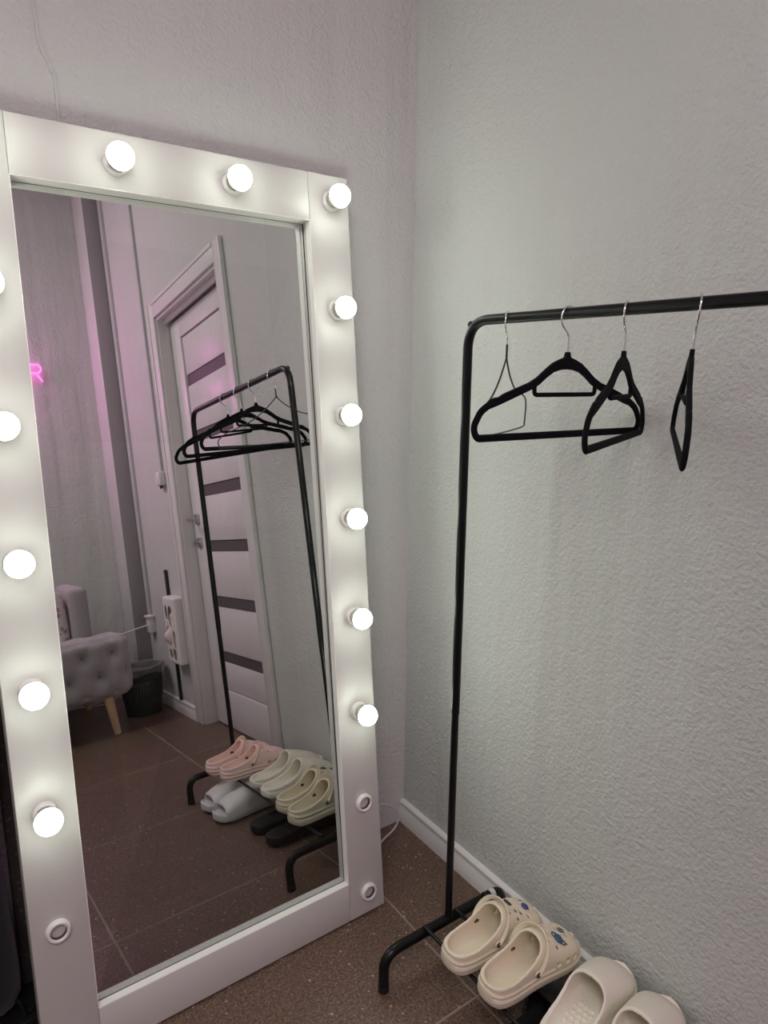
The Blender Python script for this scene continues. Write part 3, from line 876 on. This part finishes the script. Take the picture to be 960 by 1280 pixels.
obj('seat', bm, M_SOFA, SOFA, smooth=70)
bm = rbox(-.492, -.400, -2.995, -2.572, .30, .770, .03, .025)
for v in bm.verts: v.co += Vector((sx, sy, 0))
obj('backrest', bm, M_SOFA, SOFA, smooth=70)
for x, dx in ((-.392, .026), (-1.02, -.026)):
    for y, dy in ((-2.46, .02), (-3.10, -.02)):
        obj('leg', tube([(x + sx, y + sy, .215), (x + dx + sx, y + dy + sy, 0)], [.026, .0175], seg=20), M_WOOD, SOFA, smooth=60)
# cushion
CU = thing('cushion', 'pale cushion with pink pattern leaning on the armchair back, seen in the mirror', 'cushion', (-.552, -2.785, .425), radians(90))
bm = bmesh.new(); n = 18; S = .36
g = {}
for s in (1, -1):
    for i in range(n + 1):
        for j in range(n + 1):
            u, v = 2 * i / n - 1, 2 * j / n - 1
            k = max(0, (1 - u ** 4) * (1 - v ** 4)) ** .5
            pin = 1 - .06 * (1 - u * u) * abs(v) - .0
            x = u * S / 2 * (1 - .07 * (1 - v * v) * (u * u) ** .5); z = v * S / 2 * (1 - .07 * (1 - u * u) * abs(v))
            key = (i, j, s) if k > 1e-6 else (i, j, 0)
            if key not in g: g[key] = bm.verts.new((x, s * .065 * k, z))
def gv(i, j, s): return g.get((i, j, s)) or g[(i, j, 0)]
for s in (1, -1):
    for i in range(n):
        for j in range(n):
            try: bm.faces.new((gv(i, j, s), gv(i + 1, j, s), gv(i + 1, j + 1, s), gv(i, j + 1, s)))
            except ValueError: pass
bmesh.ops.transform(bm, matrix=Matrix.Translation((0, 0, .17)) @ Matrix.Rotation(radians(-3), 4, 'X'), verts=bm.verts[:])
obj('cover', bm, M_CUSH, CU, smooth=70)

# ------------------------------------------------------------------ waste bin in the corner
BN = thing('waste_bin', 'dark slotted waste bin with a clear liner, seen in the mirror', 'bin', (-.150, -2.715, 0))
R0, R1, BH = .096, .122, .262
def rad(z): return R0 + (R1 - R0) * z / BH
bm = lathe([(.002, .004), (R0 - .006, .004), (R0 - .004, 0), (R0, .001), (rad(.085), .085), (rad(.085) - .004, .087), (R0 - .004, .010), (.002, .008)], seg=48, cap0=False, cap1=False)
for k in range(48):
    a = 2 * pi * k / 48; d = Vector((cos(a), sin(a), 0))
    add_tube(bm, [d * (rad(.083) - .002) + Vector((0, 0, .083)), d * (rad(.192) - .002) + Vector((0, 0, .192))], .0042, seg=6)
add_lathe(bm, [(rad(.190), .190), (rad(.225), .225), (rad(.225) - .004, .225), (rad(.190) - .004, .190), (rad(.190), .190)], seg=48, cap0=False, cap1=False)
obj('body', bm, M_BIN, BN)
obj('rim', lathe([(rad(.222), .222), (rad(.25) + .002, .25), (R1 + .007, BH - .004), (R1 + .008, BH), (R1, BH + .003), (R1 - .004, BH - .003), (rad(.222) - .004, .222), (rad(.222), .222)], seg=48, cap0=False, cap1=False), M_BIN, BN)
bm = bmesh.new(); rings = []
for k, (r_, z, wv) in enumerate([(R0 - .02, .03, 0), (rad(.1) - .009, .1, .001), (rad(.2) - .008, .2, .002), (R1 - .006, BH + .002, .002), (R1 + .002, BH + .014, .004), (R1 + .012, BH + .006, .003), (R1 + .011, BH - .012, .004), (R1 + .009, BH - .03, .006)]):
    rings.append([bm.verts.new(((r_ + wv * sin(9 * a + k) + wv * .6 * sin(23 * a)) * cos(a), (r_ + wv * sin(9 * a + k) + wv * .6 * sin(23 * a)) * sin(a), z + wv * 1.2 * sin(5 * a + k))) for a in [2 * pi * i / 72 for i in range(72)]])
for A, B2 in zip(rings, rings[1:]):
    for i in range(72): bm.faces.new((A[i], A[(i + 1) % 72], B2[(i + 1) % 72], B2[i]))
bm.faces.new(rings[0][::-1])
obj('liner', bm, M_LINER, BN, smooth=70)
bm = pebble(.084, .084, .028, 24)
for v in bm.verts:
    v.co += Vector((0, 0, .185)) + Vector((random.uniform(-1, 1), random.uniform(-1, 1), random.uniform(-1, 1))) * .008
o = obj('waste_paper', bm, M_WASTE, None, smooth=30, loc=(-.150, -2.715, 0)); tag(o, 'crumpled yellowish paper inside the waste bin', 'waste paper')

# ------------------------------------------------------------------ bag holder, stick, outlets, cords on the door wall
BH_ = thing('bag_dispenser', 'white wall bag holder with oval openings left of the door, seen in the mirror', 'bag holder', (0, -2.352, .30))
base = tmp(rbox(-.062, 0, -.095, .095, 0, .36, .014, .01))
inner = tmp(rbox(-.058, -.005, -.091, .091, .005, .345, .013, .01))
hb = bmesh.new()
def stad(bm, y, z, w, h_):
    pts = []
    for k in range(24):
        a = 2 * pi * k / 24; pts.append((y + w * cos(a), z + h_ * sin(a)))
    f = bm.faces.new([bm.verts.new((-.12, a, b)) for a, b in pts]); r = bmesh.ops.extrude_face_region(bm, geom=[f])
    for v in [q_ for q_ in r['geom'] if isinstance(q_, bmesh.types.BMVert)]: v.co.x = -.04
stad(hb, -.045, .275, .020, .040); stad(hb, .02, .255, .040, .058)
stad(hb, -.030, .150, .042, .055); stad(hb, .045, .135, .022, .048)
stad(hb, -.038, .055, .024, .026); stad(hb, .025, .055, .030, .032)
me = solid(base, [('DIFFERENCE', inner), ('DIFFERENCE', tmp(hb))], voxel=.0022, smooth_it=2)
me.materials.clear(); me.materials.append(M_WHITEP); me.name = 'holder_shell'
link(bpy.data.objects.new('holder', me), BH_)
bm = bmesh.new(); bmesh.ops.create_icosphere(bm, subdivisions=4, radius=1)
for v in bm.verts:
    c_ = v.co.copy(); w_ = 1 + .10 * sin(9 * c_.y + 3 * c_.z) + .07 * sin(17 * c_.z + 5 * c_.x)
    v.co = Vector((-.033 + c_.x * .020 * w_, c_.y * .068 * w_, .165 + c_.z * .135 * w_))
    d = math.hypot(c_.y + .45, c_.z + .12)
    if c_.x < 0: v.co.x -= .040 * exp(-(d / .28) ** 2)
obj('plastic_bags', bm, M_BAG, BH_, smooth=80)['label'] = 'crumpled pinkish-white carrier bags'

t = link(bpy.data.objects.new('black_stick', None)); t.location = (-.009, -2.49, .0725); tag(t, 'slim black stick standing behind the white bag holder, seen in the mirror', 'stick')
obj('shaft', box(-.006, .006, -.012, .012, 0, .715, bevel=.003), M_BLACKP, t)
obj('tip', box(-.0068, .0068, -.013, .013, .702, .722, bevel=.003), M_BLACKP, t)
t.rotation_euler = (0, radians(0), 0)

# cable trunking and outlet boxes
def outlet(name, label, y, z, w, h_, plug=False):
    t = thing(name, label, 'outlet', (0, y, z))
    obj('housing', box(-.034, 0, -w / 2, w / 2, -h_ / 2, h_ / 2, bevel=.006, seg=3), M_WHITEP, t)
    obj('face_plate', lathe([(.0003, 0), (w * .30, 0), (w * .33, .003), (.0003, .0035)], seg=24, M=Matrix.Translation((-.033, 0, 0)) @ Matrix.Rotation(-pi / 2, 4, 'Y')), M_WHITEP, t)
    return t
o1 = outlet('switch_box', 'small white switch box left of the door, seen in the mirror', -2.352, 1.285, .062, .072)
for dy in (-.012, .014):
    obj('stub', tube([(-.017, dy, -.034), (-.017, dy, -.052)], .005, seg=10), M_SOCKIN, o1)
o2 = outlet('wall_socket', 'white wall socket above the waste bin, seen in the mirror', -2.865, .462, .070, .095)
obj('ledge', box(-.042, -.002, -.042, .042, .044, .056, bevel=.003), M_WHITEP, o2)
def conduit(label, y, z0, w, d):
    t = link(bpy.data.objects.new('cable_trunking', None)); t.location = (0, y, z0); tag(t, label, 'cable trunking')
    bm = box(-d, 0, -w / 2, w / 2, 0, H - z0 - .001, bevel=.0015); obj('channel', bm, M_CONDUIT, t)
    add = bmesh.new(); add_box(add, -d - .0012, -d + .001, -w / 2 + .003, w / 2 - .003, 0, H - z0 - .001); obj('cover_strip', add, M_CONDUIT, t)
conduit('white cable trunking running down to the socket above the bin', -2.872, .522, .022, .014)
conduit('white cable trunking running down to the switch box beside the door', -2.345, 1.324, .018, .012)
o = obj('power_cord', tube(spline([(-.034, -2.868, .462), (-.050, -2.872, .458), (-.10, -2.90, .446), (-.15, -2.93, .432), (-.21, -2.955, .418), (-.235, -3.02, .36), (-.215, -3.08, .20), (-.22, -3.10, .04), (-.24, -3.11, .0055), (-.40, -3.185, .0055)], 6), .0042, seg=8), M_CORD)
tag(o, 'white power cord drooping from the wall socket to behind the armchair', 'cord')

# white cord loop between mirror and corner
o = obj('mirror_cord', tube(spline([(-.24, -.050, .165), (-.17, -.055, .140), (-.117, -.058, .128), (-.085, -.060, .108), (-.066, -.062, .078), (-.070, -.064, .052), (-.090, -.067, .036), (-.120, -.070, .026), (-.16, -.075, .010), (-.22, -.085, .0045), (-.30, -.10, .0045)], 6), .0028, seg=8), M_CONDUIT)
tag(o, 'white cord looping out from behind the mirror by the corner', 'cord')

# dark things in the gap left of the mirror
t = thing('low_black_box', 'low black box on the floor left of the mirror', 'box', (-1.15, -.085, 0))
obj('body', box(-.36, .36, -.065, .065, 0, .052, bevel=.004), M_BLACKP, t); obj('lid', box(-.363, .363, -.068, .068, .046, .058, bevel=.004), M_BLACKP, t)
t = link(bpy.data.objects.new('stone_slab', None)); t.location = (-.955, -.048, .0585); t.rotation_euler = (radians(-2.2), 0, 0)
tag(t, 'dark speckled stone slab standing behind the left edge of the mirror', 'slab')
obj('slab_body', box(-.108, .108, -.010, .010, 0, .86, bevel=.002), M_STONE, t)
t = thing('black_bag', 'black cloth bag at the left edge of the picture, beside the stone slab', 'bag', (-1.235, -.075, .0585))
obj('body', rbox(-.165, .163, -.055, .05, 0, .70, .04, .03, disp=lambda p, n: .006 * sin(11 * p.z + 5 * p.x)), M_BLKBAG, t, smooth=70)
obj('handle', tube(spline([(-.08, -.05, .60), (-.07, -.062, .70), (0, -.064, .78), (.07, -.062, .70), (.08, -.05, .60)], 6), .009, seg=10), M_BLKBAG, t)
o = obj('extension_lead', tube(spline([(-1.081, -.142, .108), (-1.073, -.143, .094), (-1.069, -.141, .075), (-1.066, -.138, .0625), (-1.052, -.132, .0625), (-1.02, -.120, .0625), (-.95, -.115, .0625)], 6), .004, seg=8), M_BLACKP)
tag(o, 'black cord lying on the low black box left of the mirror', 'cord')

# ------------------------------------------------------------------ neon letter on the far wall (reads R in the mirror)
NE = thing('neon_sign', 'pink glowing neon letter on the far wall, seen in the mirror', 'neon sign', (-.412, WY0, 2.022))
# in the mirror +x runs to the right, so the stem stands at -x
zs, hw = .050, .030
R1_ = [(-hw, 0, -zs), (-hw, 0, zs), (.008, 0, zs), (.024, 0, zs - .008), (hw, 0, zs - .025), (.024, 0, zs - .042), (.008, 0, zs - .050), (-hw, 0, zs - .050)]
R2_ = [(-.002, 0, zs - .050), (hw + .002, 0, -zs)]
bm = bmesh.new()
add_tube(bm, [Vector((x, .022, z)) for x, y, z in [R1_[0], R1_[1]]] , .0046, seg=10)
add_tube(bm, [p + Vector((0, .022, 0)) for p in spline(R1_[1:], 6)], .0046, seg=10)
add_tube(bm, [Vector((x, .022, z)) for x, y, z in R2_], .0046, seg=10)
obj('tube', bm, M_NEON, NE, smooth=60)
for x, z in ((-hw, .03), (-hw, -.03), (.024, .015)):
    obj('standoff', tube([(x, 0, z), (x, .019, z)], .0025, seg=8), M_WHITEP, NE)

# ------------------------------------------------------------------ lights
def area(name, loc, rot, size, power, col, sy=None):
    l = bpy.data.lights.new(name, 'AREA'); l.energy = power; l.color = col; l.size = size
    if sy: l.shape = 'RECTANGLE'; l.size_y = sy
    o = link(bpy.data.objects.new(name, l)); o.location = loc; o.rotation_euler = rot; return o
area('ceiling_lamp', (-1.9, -2.35, H - .03), (0, 0, 0), 1.2, 40, (1.0, .955, .938), .8)
# the rest of the pink neon sign, hidden behind the mirror frame, lights the far corner
pl_ = bpy.data.lights.new('neon_glow', 'POINT'); pl_.energy = 10; pl_.color = (1.0, .16, .72); pl_.shadow_soft_size = .06
link(bpy.data.objects.new('neon_glow', pl_)).location = (-.84, WY0 + .10, 2.02)

w = bpy.data.worlds.new('world'); SC.world = w; w.use_nodes = True
w.node_tree.nodes['Background'].inputs[0].default_value = (.05, .05, .055, 1)

# ------------------------------------------------------------------ camera
yaw, pit, rol = 0.6145, 0.2018, -0.0113
F = 858.2151
cam = bpy.data.cameras.new('camera'); cam.sensor_fit = 'HORIZONTAL'; cam.sensor_width = 36; cam.lens = F / 960 * 36
cam.clip_start = .02
co = link(bpy.data.objects.new('camera', cam))
fwd = Vector((sin(yaw) * cos(pit), cos(yaw) * cos(pit), -sin(pit))); right = Vector((cos(yaw), -sin(yaw), 0)); down = fwd.cross(right)
r2 = cos(rol) * right + sin(rol) * down; d2 = -sin(rol) * right + cos(rol) * down
co.matrix_world = Matrix(((r2.x, -d2.x, -fwd.x, -1.1521), (r2.y, -d2.y, -fwd.y, -1.5107), (r2.z, -d2.z, -fwd.z, 1.3598), (0, 0, 0, 1)))
SC.camera = co
SC.cycles.max_bounces = 10; SC.cycles.glossy_bounces = 6; SC.cycles.diffuse_bounces = 6; SC.cycles.transparent_max_bounces = 12
SC.cycles.sample_clamp_indirect = 6
SC.cycles.use_denoising = True
vs = SC.view_settings
vs.view_transform = 'Standard'; vs.look = 'None'; vs.gamma = 1; vs.use_curve_mapping = False; vs.exposure = 0
